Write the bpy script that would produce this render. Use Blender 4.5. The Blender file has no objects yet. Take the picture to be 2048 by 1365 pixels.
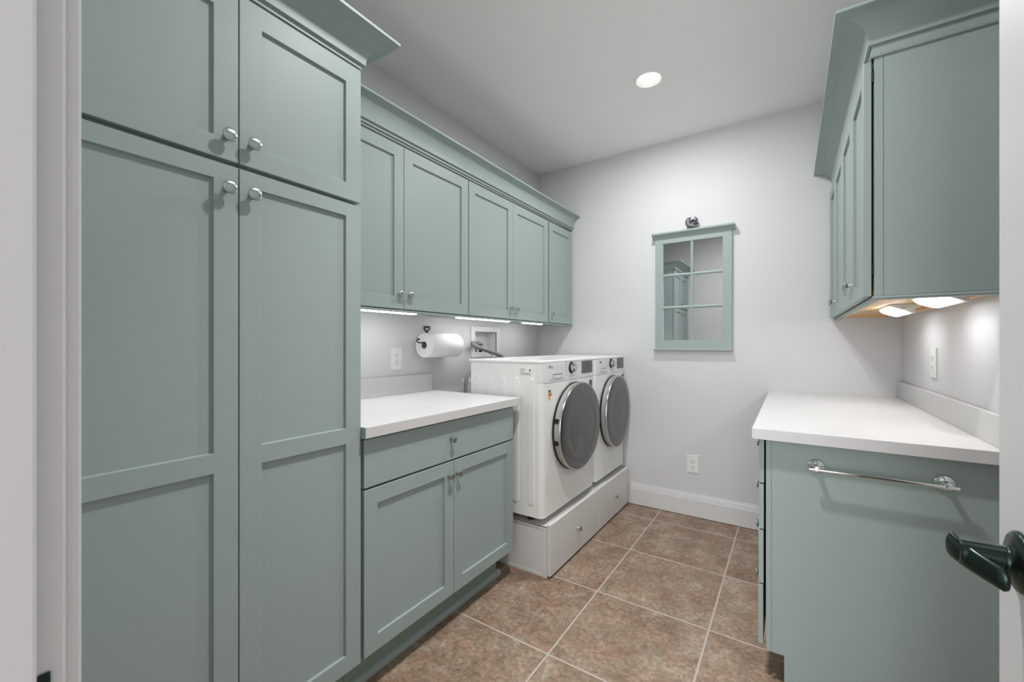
import bpy, bmesh, math, random
from mathutils import Vector, Matrix
random.seed(4)
S = bpy.context.scene
COL = S.collection
PI = math.pi

# ------------------------------------------------------------------ materials
def lin(c):
    c /= 255.0
    return c / 12.92 if c <= 0.04045 else ((c + 0.055) / 1.055) ** 2.4

def mat(name, rgb, rough=0.5, metal=0.0, var=0.03, scale=9.0, bump=0.0, bscale=60.0, ior=1.45, spec=0.5, coat=0.0, aniso=0.0):
    m = bpy.data.materials.new(name); m.use_nodes = True
    nt = m.node_tree; N = nt.nodes; L = nt.links
    p = N['Principled BSDF']
    p.inputs['Roughness'].default_value = rough
    p.inputs['Metallic'].default_value = metal
    p.inputs['IOR'].default_value = ior
    p.inputs['Specular IOR Level'].default_value = spec
    p.inputs['Coat Weight'].default_value = coat
    p.inputs['Anisotropic'].default_value = aniso
    tc = N.new('ShaderNodeTexCoord')
    no = N.new('ShaderNodeTexNoise'); no.inputs['Scale'].default_value = scale; no.inputs['Detail'].default_value = 4
    L.new(tc.outputs['Object'], no.inputs['Vector'])
    mx = N.new('ShaderNodeMix'); mx.data_type = 'RGBA'
    c = [lin(v) for v in rgb]
    mx.inputs['A'].default_value = (*[v * (1 - var) for v in c], 1)
    mx.inputs['B'].default_value = (*[min(1, v * (1 + var)) for v in c], 1)
    L.new(no.outputs['Fac'], mx.inputs['Factor'])
    L.new(mx.outputs['Result'], p.inputs['Base Color'])
    if bump:
        n2 = N.new('ShaderNodeTexNoise'); n2.inputs['Scale'].default_value = bscale; n2.inputs['Detail'].default_value = 3
        L.new(tc.outputs['Object'], n2.inputs['Vector'])
        b = N.new('ShaderNodeBump'); b.inputs['Strength'].default_value = bump; b.inputs['Distance'].default_value = 0.002
        L.new(n2.outputs['Fac'], b.inputs['Height']); L.new(b.outputs['Normal'], p.inputs['Normal'])
    return m

def glow(name, rgb, strength):
    m = bpy.data.materials.new(name); m.use_nodes = True
    p = m.node_tree.nodes['Principled BSDF']
    p.inputs['Base Color'].default_value = (0.9, 0.9, 0.9, 1)
    p.inputs['Emission Color'].default_value = (*rgb, 1)
    p.inputs['Emission Strength'].default_value = strength
    return m

def floor_mat():
    m = bpy.data.materials.new('brown_stone_tile'); m.use_nodes = True
    nt = m.node_tree; N = nt.nodes; L = nt.links
    p = N['Principled BSDF']
    geo = N.new('ShaderNodeNewGeometry')
    sep = N.new('ShaderNodeSeparateXYZ'); L.new(geo.outputs['Position'], sep.inputs[0])
    def M(op, a, b=None, c=None):
        n = N.new('ShaderNodeMath'); n.operation = op
        for i, v in enumerate((a, b, c)):
            if v is None: continue
            if isinstance(v, (int, float)): n.inputs[i].default_value = v
            else: L.new(v, n.inputs[i])
        return n.outputs[0]
    pit = 0.5085
    def line(o, off):
        t = M('DIVIDE', M('SUBTRACT', o, off), pit)
        fr = M('FRACT', t)
        d = M('MULTIPLY', M('MINIMUM', fr, M('SUBTRACT', 1.0, fr)), pit)
        return d, M('FLOOR', t)
    dx, ix = line(sep.outputs[0], -0.803)
    dy, iy = line(sep.outputs[1], 1.964)
    d = M('MINIMUM', dx, dy)
    gm = N.new('ShaderNodeMapRange'); gm.inputs['From Min'].default_value = 0.0030; gm.inputs['From Max'].default_value = 0.0046
    gm.clamp = True; L.new(d, gm.inputs['Value'])          # 0 grout, 1 tile
    cid = N.new('ShaderNodeCombineXYZ'); L.new(ix, cid.inputs[0]); L.new(iy, cid.inputs[1])
    wn = N.new('ShaderNodeTexWhiteNoise'); wn.noise_dimensions = '3D'; L.new(cid.outputs[0], wn.inputs['Vector'])
    off = N.new('ShaderNodeVectorMath'); off.operation = 'MULTIPLY_ADD'
    L.new(wn.outputs['Color'], off.inputs[0]); off.inputs[1].default_value = (7, 7, 7); L.new(geo.outputs['Position'], off.inputs[2])
    mp = N.new('ShaderNodeMapping'); mp.inputs['Scale'].default_value = (1, 1, 1)
    L.new(off.outputs[0], mp.inputs['Vector'])
    n1 = N.new('ShaderNodeTexNoise'); n1.inputs['Scale'].default_value = 7.5; n1.inputs['Detail'].default_value = 9
    n1.inputs['Roughness'].default_value = 0.6; n1.inputs['Distortion'].default_value = 0.5
    n2 = N.new('ShaderNodeTexNoise'); n2.inputs['Scale'].default_value = 52; n2.inputs['Detail'].default_value = 10
    n2.inputs['Roughness'].default_value = 0.72; n2.inputs['Distortion'].default_value = 0.35
    L.new(mp.outputs[0], n1.inputs['Vector']); L.new(mp.outputs[0], n2.inputs['Vector'])
    r1 = N.new('ShaderNodeValToRGB'); e = r1.color_ramp.elements
    def C(*v): return (*[lin(x) for x in v], 1)
    e[0].position = 0.30; e[0].color = C(*TILE[0])
    e[1].position = 0.70; e[1].color = C(*TILE[2])
    k = e.new(0.5); k.color = C(*TILE[1])
    L.new(n1.outputs['Fac'], r1.inputs['Fac'])
    r2 = N.new('ShaderNodeValToRGB'); e = r2.color_ramp.elements
    e[0].position = 0.34; e[0].color = (0.62, 0.60, 0.57, 1)
    e[1].position = 0.66; e[1].color = (1.42, 1.42, 1.40, 1)
    k = e.new(0.5); k.color = (1, 1, 1, 1)
    L.new(n2.outputs['Fac'], r2.inputs['Fac'])
    mul = N.new('ShaderNodeMix'); mul.data_type = 'RGBA'; mul.blend_type = 'MULTIPLY'; mul.inputs['Factor'].default_value = 1
    L.new(r1.outputs[0], mul.inputs['A']); L.new(r2.outputs[0], mul.inputs['B'])
    n3 = N.new('ShaderNodeTexNoise'); n3.inputs['Scale'].default_value = 9; n3.inputs['Detail'].default_value = 4; n3.inputs['Distortion'].default_value = 0.6
    m3 = N.new('ShaderNodeMapping'); m3.inputs['Location'].default_value = (3.1, 5.7, 1.3); L.new(off.outputs[0], m3.inputs['Vector']); L.new(m3.outputs[0], n3.inputs['Vector'])
    r3 = N.new('ShaderNodeValToRGB'); e = r3.color_ramp.elements
    e[0].position = 0.38; e[0].color = (1.04, 0.98, 0.95, 1)
    e[1].position = 0.62; e[1].color = (0.95, 1.01, 1.0, 1)
    L.new(n3.outputs['Fac'], r3.inputs['Fac'])
    tint = N.new('ShaderNodeMix'); tint.data_type = 'RGBA'; tint.blend_type = 'MULTIPLY'; tint.inputs['Factor'].default_value = 1
    L.new(mul.outputs['Result'], tint.inputs['A']); L.new(r3.outputs[0], tint.inputs['B']); mul = tint
    mx = N.new('ShaderNodeMix'); mx.data_type = 'RGBA'
    mx.inputs['A'].default_value = C(*TILE[3])
    L.new(gm.outputs[0], mx.inputs['Factor']); L.new(mul.outputs['Result'], mx.inputs['B'])
    L.new(mx.outputs['Result'], p.inputs['Base Color'])
    p.inputs['Roughness'].default_value = 0.42
    p.inputs['Specular IOR Level'].default_value = 0.35
    bh = M('ADD', M('MULTIPLY', gm.outputs[0], 1.0), M('MULTIPLY', n2.outputs['Fac'], 0.35))
    b = N.new('ShaderNodeBump'); b.inputs['Strength'].default_value = 0.35; b.inputs['Distance'].default_value = 0.002
    L.new(bh, b.inputs['Height']); L.new(b.outputs[0], p.inputs['Normal'])
    return m

TILE = [(124, 101, 85), (144, 123, 107), (163, 146, 131), (186, 173, 164)]
SAGE = (155, 168, 166)
M = {}
G_C1W, G_C1N, G_C2W, G_C2N, G_BAR, G_BARR, G_HALL = 0.51, 0.03, 0.54, 0.20, 0.85, 1.08, 0.56
M['wall'] = mat('pale_grey_wall_paint', (209, 209, 211), 0.7, var=0.012, scale=3, bump=0.06, bscale=160)
M['ceil'] = mat('white_ceiling_paint', (243, 243, 242), 0.8, var=0.012, scale=3, bump=0.05, bscale=140)
M['trim'] = mat('white_trim_paint', (214, 214, 214), 0.35, var=0.012)
M['door'] = mat('white_door_paint', (206, 206, 207), 0.4, var=0.012)
M['sage'] = mat('sage_green_cabinet_paint', SAGE, 0.46, var=0.02, scale=4, spec=0.3)
M['dark'] = mat('dark_cabinet_interior', (38, 46, 43), 0.8, var=0.1)
M['kick'] = mat('sage_toe_kick_paint', (132, 148, 138), 0.5, var=0.03)
M['wood'] = mat('bare_maple_wood', (226, 190, 146), 0.5, var=0.10, scale=14)
M['nickel'] = mat('brushed_nickel', (178, 187, 184), 0.27, 1.0, var=0.05, scale=40, aniso=0.6)
M['chrome'] = mat('polished_chrome', (226, 230, 228), 0.07, 1.0, var=0.02)
M['lam'] = mat('white_laminate', (208, 207, 206), 0.32, var=0.012, scale=30)
M['enamel'] = mat('white_appliance_enamel', (234, 234, 232), 0.26, var=0.01, coat=0.2)
M['plastic'] = mat('white_plastic', (224, 224, 223), 0.3, var=0.01)
M['wplate'] = mat('white_outlet_plastic', (228, 228, 226), 0.3, var=0.01)
M['slot'] = mat('dark_outlet_slot', (30, 30, 30), 0.6, var=0.1)
M['gap'] = mat('black_gasket_rubber', (24, 24, 24), 0.55, var=0.1)
M['glass'] = mat('dark_tinted_door_glass', (42, 41, 40), 0.05, var=0.08, scale=6, ior=1.85, spec=0.6)
M['display'] = mat('dark_grey_display_glass', (70, 70, 70), 0.15, var=0.06, ior=1.6)
M['ring'] = mat('satin_silver_door_rim', (205, 205, 205), 0.18, 1.0, var=0.03)
M['band'] = mat('grey_door_side_band', (168, 168, 168), 0.35, 0.3, var=0.03)
M['print'] = mat('grey_printed_mark', (120, 120, 120), 0.5, var=0.05)
M['black'] = mat('black_wrought_iron', (26, 26, 27), 0.5, 0.4, var=0.2)
M['bronze'] = mat('dark_bronze_metal', (46, 57, 54), 0.27, 0.85, var=0.12, scale=20)
M['paper'] = mat('white_quilted_paper', (238, 238, 238), 0.9, var=0.01, bump=0.5, bscale=190)
M['card'] = mat('grey_cardboard_core', (150, 146, 140), 0.8, var=0.08)
M['hose'] = mat('grey_ribbed_hose_plastic', (128, 128, 126), 0.5, var=0.06)
M['cord'] = mat('pale_grey_cord', (198, 196, 192), 0.5, var=0.04)
M['mirror'] = mat('silvered_mirror_glass', (236, 238, 240), 0.015, 1.0, var=0.004)
M['pewter'] = mat('antique_pewter', (118, 116, 120), 0.42, 0.6, var=0.85, scale=170, bump=1.0, bscale=260)
M['ped'] = mat('white_painted_board', (216, 215, 213), 0.4, var=0.015, scale=5)
M['orange'] = mat('orange_label_ink', (214, 132, 70), 0.5, var=0.05)
M['yellow'] = mat('yellow_label_ink', (208, 190, 96), 0.5, var=0.05)
M['blue'] = mat('blue_label_ink', (92, 122, 140), 0.5, var=0.05)
M['ink'] = mat('dark_label_ink', (70, 70, 72), 0.5, var=0.1)
M['label'] = mat('white_label_paper', (236, 236, 232), 0.5, var=0.01)
M['floor'] = floor_mat()
M['cone'] = mat('white_reflector_cone', (240, 240, 238), 0.4, var=0.01)
M['cap'] = mat('sage_laminate_edge', (140, 163, 155), 0.4, var=0.02)

# ------------------------------------------------------------------ mesh helpers
WL = {}
def link(o): COL.objects.link(o); return o

def thing(name, label, cat, loc, group=None):
    o = bpy.data.objects.new(name, None); link(o)
    o.empty_display_size = 0.1
    o.location = loc; WL[o.name] = Vector(loc)
    o['label'] = label; o['category'] = cat
    if group: o['group'] = group
    return o

def obj(name, bm, m, parent=None, bevel=0.0, seg=2, smooth=None, label=None, sub=0):
    """bm in world coordinates -> one mesh object, origin at its bounds centre"""
    bmesh.ops.recalc_face_normals(bm, faces=bm.faces)
    vs = [v.co for v in bm.verts]
    lo = Vector((min(v.x for v in vs), min(v.y for v in vs), min(v.z for v in vs)))
    hi = Vector((max(v.x for v in vs), max(v.y for v in vs), max(v.z for v in vs)))
    c = (lo + hi) / 2
    if parent is None: c.z = lo.z
    for v in bm.verts: v.co -= c
    me = bpy.data.meshes.new(name); bm.to_mesh(me); bm.free()
    ms = m if isinstance(m, (list, tuple)) else [m]
    for x in ms: me.materials.append(x)
    o = bpy.data.objects.new(name, me); link(o)
    if parent is not None:
        o.parent = parent; o.location = c - WL[parent.name]
    else:
        o.location = c
    WL[o.name] = c.copy()
    if sub:
        s = o.modifiers.new('sub', 'SUBSURF'); s.levels = sub; s.render_levels = sub
    if bevel:
        b = o.modifiers.new('bevel', 'BEVEL'); b.width = bevel; b.segments = seg; b.limit_method = 'ANGLE'; b.angle_limit = math.radians(35)
        b.harden_normals = False
    if smooth is not None or sub:
        for f in me.polygons: f.use_smooth = True
        if smooth is not None and smooth < 180:
            try: me.set_sharp_from_angle(angle=math.radians(smooth))
            except Exception: pass
    if label: o['label'] = label
    return o

def tag(o, label, cat, group=None):
    o['label'] = label; o['category'] = cat
    if group: o['group'] = group
    return o

def struct(name, bm, m, bevel=0.0, parent=None):
    o = obj(name, bm, m, parent, bevel)
    o['kind'] = 'structure'
    return o

def box(bm, x0, x1, y0, y1, z0, z1, mi=0):
    v = [bm.verts.new((x, y, z)) for z in (z0, z1) for y in (y0, y1) for x in (x0, x1)]
    for q in ((0, 2, 3, 1), (4, 5, 7, 6), (0, 1, 5, 4), (2, 6, 7, 3), (0, 4, 6, 2), (1, 3, 7, 5)):
        f = bm.faces.new([v[i] for i in q]); f.material_index = mi
    return v

def bx(*a):
    bm = bmesh.new(); box(bm, *a); return bm

def frame_from(axis):
    a = Vector(axis).normalized()
    t = Vector((0, 0, 1)) if abs(a.z) < 0.9 else Vector((1, 0, 0))
    u = t.cross(a).normalized(); v = a.cross(u).normalized()
    return a, u, v

def lathe(bm, c, axis, prof, seg=28, su=1.0, sv=1.0, mi=0):
    """prof: list of (radius, distance along axis)"""
    a, u, v = frame_from(axis); c = Vector(c)
    rings = []
    for r, d in prof:
        if r < 1e-6: rings.append([bm.verts.new(c + a * d)])
        else:
            rings.append([bm.verts.new(c + a * d + (u * math.cos(2 * PI * k / seg) * su + v * math.sin(2 * PI * k / seg) * sv) * r) for k in range(seg)])
    for A, B in zip(rings, rings[1:]):
        for k in range(seg):
            k2 = (k + 1) % seg
            if len(A) == 1 and len(B) == 1: continue
            if len(A) == 1: f = bm.faces.new((A[0], B[k], B[k2]))
            elif len(B) == 1: f = bm.faces.new((A[k], A[k2], B[0]))
            else: f = bm.faces.new((A[k], A[k2], B[k2], B[k]))
            f.material_index = mi
    for R, in ((rings[0],), (rings[-1],)):
        pass
    if len(rings[0]) > 1 and not (prof[0] == prof[-1]): bm.faces.new(rings[0]).material_index = mi
    if len(rings[-1]) > 1 and not (prof[0] == prof[-1]): bm.faces.new(rings[-1]).material_index = mi

def tube(bm, pts, r, seg=10, mi=0, radii=None):
    pts = [Vector(p) for p in pts]
    rings = []
    prev = None
    for i, p in enumerate(pts):
        t = (pts[min(i + 1, len(pts) - 1)] - pts[max(i - 1, 0)]).normalized()
        if prev is None:
            _, u, v = frame_from(t)
        else:
            u = (prev - t * prev.dot(t)).normalized(); v = t.cross(u).normalized()
        prev = u
        rr = radii[i] if radii else r
        rings.append([bm.verts.new(p + (u * math.cos(2 * PI * k / seg) + v * math.sin(2 * PI * k / seg)) * rr) for k in range(seg)])
    for A, B in zip(rings, rings[1:]):
        for k in range(seg):
            f = bm.faces.new((A[k], A[(k + 1) % seg], B[(k + 1) % seg], B[k])); f.material_index = mi
    bm.faces.new(rings[0]).material_index = mi; bm.faces.new(rings[-1]).material_index = mi

def smooth_path(pts, n=8):
    pts = [Vector(p) for p in pts]; out = []
    P = [pts[0]] + pts + [pts[-1]]
    for i in range(1, len(P) - 2):
        p0, p1, p2, p3 = P[i - 1], P[i], P[i + 1], P[i + 2]
        for k in range(n):
            t = k / n
            out.append(0.5 * ((2 * p1) + (p2 - p0) * t + (2 * p0 - 5 * p1 + 4 * p2 - p3) * t * t + (3 * p1 - p0 - 3 * p2 + p3) * t ** 3))
    out.append(pts[-1]); return out

def sweep(bm, path, prof, closed_prof=True):
    """path: list of (x, y, ox, oy) with outward offset vector; prof: list of (out, z)"""
    rows = [[bm.verts.new((x + ox * o, y + oy * o, z)) for (o, z) in prof] for (x, y, ox, oy) in path]
    n = len(prof)
    for A, B in zip(rows, rows[1:]):
        for k in range(n):
            bm.faces.new((A[k], A[(k + 1) % n], B[(k + 1) % n], B[k]))
    bm.faces.new(rows[0]); bm.faces.new(rows[-1])

def crown_prof(z0, H, p, frieze=0.0):
    pr = [(-0.012, z0), (0.0015, z0), (0.0015, z0 + 0.013), (0.0115, z0 + 0.0135), (0.0115, z0 + 0.021)]
    zb, zt = z0 + 0.020, z0 + H - 0.010
    for k in range(1, 13):
        t = k / 12 * PI / 2
        pr.append((0.0115 + (p - 0.0115) * (1 - math.cos(t)), zb + (zt - zb) * math.sin(t)))
    pr += [(p + 0.002, zt + 0.001), (p + 0.002, z0 + H), (-0.012, z0 + H)]
    return pr

def panel_front(bm, org, U, Nn, w, hgt, th, cells, rec=0.0095):
    """shaker front: org lower corner of the BACK plane, U width dir, Nn outward; cells = list of (u0,u1,v0,v1) recessed"""
    org = Vector(org); U = Vector(U); Nn = Vector(Nn); V = Vector((0, 0, 1))
    us = sorted(set([0, w] + [c[0] for c in cells] + [c[1] for c in cells]))
    vs = sorted(set([0, hgt] + [c[2] for c in cells] + [c[3] for c in cells]))
    cache = {}
    def vt(u, v, d):
        k = (round(u, 5), round(v, 5), round(d, 5))
        if k not in cache: cache[k] = bm.verts.new(org + U * u + V * v + Nn * d)
        return cache[k]
    def inside(u, v):
        return any(c[0] < u < c[1] and c[2] < v < c[3] for c in cells)
    for i in range(len(us) - 1):
        for j in range(len(vs) - 1):
            u0, u1, v0, v1 = us[i], us[i + 1], vs[j], vs[j + 1]
            if not inside((u0 + u1) / 2, (v0 + v1) / 2):
                bm.faces.new((vt(u0, v0, th), vt(u1, v0, th), vt(u1, v1, th), vt(u0, v1, th)))
    for (u0, u1, v0, v1) in cells:
        d = th - rec
        a = [(u0, v0), (u1, v0), (u1, v1), (u0, v1)]
        bm.faces.new([vt(u, v, d) for u, v in a])
        # wall loops: subdivided along grid
        uu = [u for u in us if u0 <= u <= u1]; vv = [v for v in vs if v0 <= v <= v1]
        per = [(u, v0) for u in uu] + [(u1, v) for v in vv[1:]] + [(u, v1) for u in reversed(uu[:-1])] + [(u0, v) for v in reversed(vv[1:-1])]
        for p, q in zip(per, per[1:] + per[:1]):
            bm.faces.new((vt(*p, th), vt(*q, th), vt(*q, d), vt(*p, d)))
    per = [(u, 0) for u in us] + [(w, v) for v in vs[1:]] + [(u, hgt) for u in reversed(us[:-1])] + [(0, v) for v in reversed(vs[1:-1])]
    for p, q in zip(per, per[1:] + per[:1]):
        bm.faces.new((vt(*p, th), vt(*q, th), vt(*q, 0), vt(*p, 0)))
    bm.faces.new([vt(*p, 0) for p in per])

def shaker(name, parent, xface, side, y0, y1, z0, z1, stile=0.057, mids=(), th=0.02, flat=False):
    """door or drawer front on an X plane; side=+1 faces +X"""
    bm = bmesh.new(); w = y1 - y0; hgt = z1 - z0
    cells = []
    if not flat:
        zz = [z0 + stile] + [v for m in mids for v in m] + [z1 - stile]
        for a, b in zip(zz[0::2], zz[1::2]): cells.append((stile, w - stile, a - z0, b - z0))
    panel_front(bm, (xface - side * th, y0, z0), (0, 1, 0), (side, 0, 0), w, hgt, th, cells)
    return obj(name, bm, M['sage'], parent, bevel=0.0013, seg=2)

def knob(parent, c, axis, r=0.0165, proj=0.027, rot=0):
    bm = bmesh.new(); s = proj / 0.027
    lathe(bm, c, axis, [(0.0085, 0.0), (0.0085, 0.002 * s), (0.0060, 0.005 * s), (0.0055, 0.012 * s), (0.0090, 0.016 * s), (r * 0.90, 0.0195 * s), (r * 0.99, 0.0210 * s), (r, 0.0222 * s),
                        (r * 0.985, 0.0234 * s), (r * 0.90, 0.0245 * s), (r * 0.55, 0.0262 * s), (0, 0.027 * s)], 28)
    return obj('knob', bm, M['nickel'], parent, smooth=40, label='brushed nickel knob')

def cyl(bm, c, axis, r, d, seg=24, mi=0):
    lathe(bm, c, axis, [(r, 0), (r, d)], seg, mi=mi)

# ------------------------------------------------------------------ dimensions
XL, XR, YB, YF, ZC = -1.861, 0.523, 3.206, 0.075, 2.738
HALL = -3.4
WX0, WX1, WZ0, WZ1 = -0.55, 1.25, 0.12, 2.58

# ------------------------------------------------------------------ setting
bm = bmesh.new(); box(bm, XL - 0.1, 2.0, HALL, YB + 0.1, -0.05, 0.0)
struct('floor', bm, M['floor'])

CANS = [(-0.672, 2.40), (-0.50, 1.10)]
def ceiling():
    bm = bmesh.new(); hs = 0.11; r = 0.0715; seg = 32
    x0, x1, y0, y1 = XL - 0.1, 2.0, HALL, YB + 0.1
    cells = [(cx - hs, cx + hs, cy - hs, cy + hs) for cx, cy in CANS]
    us = sorted(set([x0, x1] + [v for c in cells for v in c[:2]])); vs = sorted(set([y0, y1] + [v for c in cells for v in c[2:]]))
    for i in range(len(us) - 1):
        for j in range(len(vs) - 1):
            um, vm = (us[i] + us[i + 1]) / 2, (vs[j] + vs[j + 1]) / 2
            if any(c[0] < um < c[1] and c[2] < vm < c[3] for c in cells): continue
            bm.faces.new([bm.verts.new(p) for p in ((us[i], vs[j], ZC), (us[i], vs[j + 1], ZC), (us[i + 1], vs[j + 1], ZC), (us[i + 1], vs[j], ZC))])
    for cx, cy in CANS:
        o = []; n = []; up = []
        for k in range(seg):
            a = 2 * PI * k / seg; c, s = math.cos(a), math.sin(a); q = hs / max(abs(c), abs(s))
            o.append(bm.verts.new((cx + c * q, cy + s * q, ZC))); n.append(bm.verts.new((cx + c * r, cy + s * r, ZC))); up.append(bm.verts.new((cx + c * r, cy + s * r, ZC + 0.02)))
        for k in range(seg):
            l = (k + 1) % seg
            bm.faces.new((o[k], n[k], n[l], o[l])); bm.faces.new((n[k], up[k], up[l], n[l]))
    # slab above keeps the ceiling solid
    box(bm, x0, x1, y0, y1, ZC + 0.16, ZC + 0.2)
    bmesh.ops.remove_doubles(bm, verts=bm.verts, dist=1e-5)
    return bm
struct('ceiling', ceiling(), M['ceil'])

BOXY0, BOXY1, BOXZ0, BOXZ1 = 2.300, 2.560, 1.174, 1.326
def wall_left():
    bm = bmesh.new()
    x0, x1 = XL - 0.12, XL
    box(bm, x0, x1, YF - 0.12, BOXY0, 0, ZC); box(bm, x0, x1, BOXY1, YB + 0.1, 0, ZC)
    box(bm, x0, x1, BOXY0, BOXY1, 0, BOXZ0); box(bm, x0, x1, BOXY0, BOXY1, BOXZ1, ZC)
    box(bm, x0, x0 + 0.01, BOXY0, BOXY1, BOXZ0, BOXZ1)
    return bm
struct('wall_left', wall_left(), M['wall'])
struct('wall_back', bx(XL, XR + 0.1, YB, YB + 0.1, 0, ZC), M['wall'])
struct('wall_right', bx(XR, XR + 0.1, YF - 0.12, YB, 0, ZC), M['wall'])
DX0, DX1, DZ = -0.500, 0.290, 2.46  # unseen door head, raised so the added hall light reaches the ceiling
bm = bmesh.new()
box(bm, XL, DX0, YF - 0.12, YF, 0, ZC); box(bm, DX1, XR, YF - 0.12, YF, 0, ZC); box(bm, DX0, DX1, YF - 0.12, YF, DZ, ZC)
struct('wall_front', bm, M['wall'])
bm = bmesh.new()
box(bm, XL - 0.1, XL, HALL, YF - 0.12, 0, ZC); box(bm, 1.9, 2.0, HALL, YF - 0.12, 0, ZC); box(bm, XL, WX0, HALL, HALL + 0.1, 0, ZC); box(bm, WX1, 1.9, HALL, HALL + 0.1, 0, ZC); box(bm, WX0, WX1, HALL, HALL + 0.1, 0, WZ0); box(bm, WX0, WX1, HALL, HALL + 0.1, WZ1, ZC)
box(bm, XR + 0.1, 1.9, YF - 0.12, YF - 0.02, 0, ZC)
struct('wall_hall', bm, M['wall'])

# added unseen window frame and area light, to brighten the room through the doorway
bm = bmesh.new()
for a in ((WX0 - 0.08, WX0, WZ0 - 0.08, WZ1 + 0.08), (WX1, WX1 + 0.08, WZ0 - 0.08, WZ1 + 0.08), (WX0, WX1, WZ0 - 0.08, WZ0), (WX0, WX1, WZ1, WZ1 + 0.08)):
    box(bm, a[0], a[1], HALL + 0.1, HALL + 0.125, a[2], a[3])
struct('added_window_1', bm, M['trim'])
dl = bpy.data.lights.new('added_daylight', 'AREA'); dl.shape = 'RECTANGLE'; dl.size = WX1 - WX0; dl.size_y = WZ1 - WZ0
dl.energy = 200.0 * G_HALL; dl.color = (0.97, 0.985, 1.0)
dlo = bpy.data.objects.new('added_daylight', dl); link(dlo)
dlo.location = ((WX0 + WX1) / 2, HALL + 0.07, (WZ0 + WZ1) / 2); dlo.rotation_euler = (PI / 2, 0, 0)

# baseboard with stepped cap along the back wall
bm = bmesh.new()
bp = [(0, 0.004), (0.016, 0.004), (0.016, 0.120), (0.0135, 0.124), (0.0135, 0.132), (0.0105, 0.139), (0.0105, 0.147), (0.007, 0.151), (0.006, 0.160), (0, 0.162)]
rows = [[bm.verts.new((x, YB - o, z)) for o, z in bp] for x in (XL + 0.83, -0.03)]
for k in range(len(bp)):
    bm.faces.new((rows[0][k], rows[0][(k + 1) % len(bp)], rows[1][(k + 1) % len(bp)], rows[1][k]))
bm.faces.new(rows[0]); bm.faces.new(rows[1])
struct('baseboard_back', bm, M['trim'])

# door jamb, stop and casing (left side is what the photo shows)
bm = bmesh.new()
box(bm, -0.500, -0.482, YF - 0.125, 0.0785, 0, DZ - 0.02)           # jamb left
box(bm, 0.272, 0.290, YF - 0.125, 0.0785, 0, DZ - 0.02)             # jamb right
box(bm, -0.500, 0.290, YF - 0.125, 0.0785, DZ - 0.02, DZ)           # head
tr = struct('trim_1', bm, M['trim'], bevel=0.0018)
bm = bmesh.new()
box(bm, -0.482, -0.470, 0.020, 0.0615, 0, DZ - 0.02)
box(bm, 0.260, 0.272, 0.020, 0.0385, 0, DZ - 0.02)
struct('trim_2', bm, M['trim'], bevel=0.0022)
bm = bmesh.new()
box(bm, -0.560, -0.487, YF, 0.0885, 0, DZ + 0.05); box(bm, 0.300, 0.362, YF, 0.0885, 0, DZ + 0.05); box(bm, -0.560, 0.362, YF, 0.0885, DZ - 0.012, DZ + 0.058)
struct('trim_3', bm, M['trim'], bevel=0.002)
# strike plate on the latch jamb
bm = bmesh.new()
box(bm, -0.4822, -0.4795, 0.0630, 0.0700, 0.918, 0.977)
tag(obj('strike_plate', bm, M['bronze'], None, bevel=0.001), 'dark bronze strike plate on the white door jamb', 'strike plate')

# open door with lever handle
bm = bmesh.new()
dw = 0.756
panel_front(bm, (0.2695, 0.084, 0.012), (0, 1, 0), (-1, 0, 0), dw, 2.415, 0.0345,
            [(0.125, dw - 0.125, 0.20, 0.80), (0.125, dw - 0.125, 1.10, 2.29)], 0.008)
d1 = struct('door_1', bm, M['door'], bevel=0.002)
HY, HZ = 0.772, 0.964
bm = bmesh.new()
lathe(bm, (0.235, HY, HZ), (-1, 0, 0), [(0.037, 0.0), (0.037, 0.003), (0.034, 0.006), (0.026, 0.009), (0.018, 0.011), (0.0165, 0.013), (0.0165, 0.0165)], 36)
ro = obj('lever_handle', bm, M['bronze'], d1, smooth=50, label='dark bronze lever handle')
bm = bmesh.new()
# neck then the lever sweeping back toward the hinges
cyl(bm, (0.2200, HY, HZ + 0.001), (-1, 0, 0), 0.0150, 0.040, 30)
obj('neck', bm, M['bronze'], ro, bevel=0.0015, smooth=40)
bm = bmesh.new()
rows = []
NL = 22
for i in range(NL + 1):
    t = i / NL
    y = HY + 0.020 - 0.060 * t
    x = 0.1790 + 0.034 * t ** 1.7
    z = HZ + 0.001 - 0.006 * t - 0.008 * t * t
    hh = 0.0170 * (1 - 0.22 * t) * (1 if 0 < i < NL else 0.70)
    ww = 0.0072 * (1 - 0.15 * t) * (1 if 0 < i < NL else 0.5)
    dx, dy = 0.034 * 1.7 * t ** 0.7, -0.060
    dl_ = math.hypot(dx, dy); nx, ny = -dy / dl_, dx / dl_
    rows.append([bm.verts.new((x + nx * ww * math.cos(a), y + ny * ww * math.cos(a), z + hh * math.sin(a))) for a in [2 * PI * k / 20 for k in range(20)]])
for A, B in zip(rows, rows[1:]):
    for k in range(20): bm.faces.new((A[k], A[(k + 1) % 20], B[(k + 1) % 20], B[k]))
bm.faces.new(rows[0]); bm.faces.new(rows[-1])
obj('lever', bm, M['bronze'], ro, smooth=45)

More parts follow.
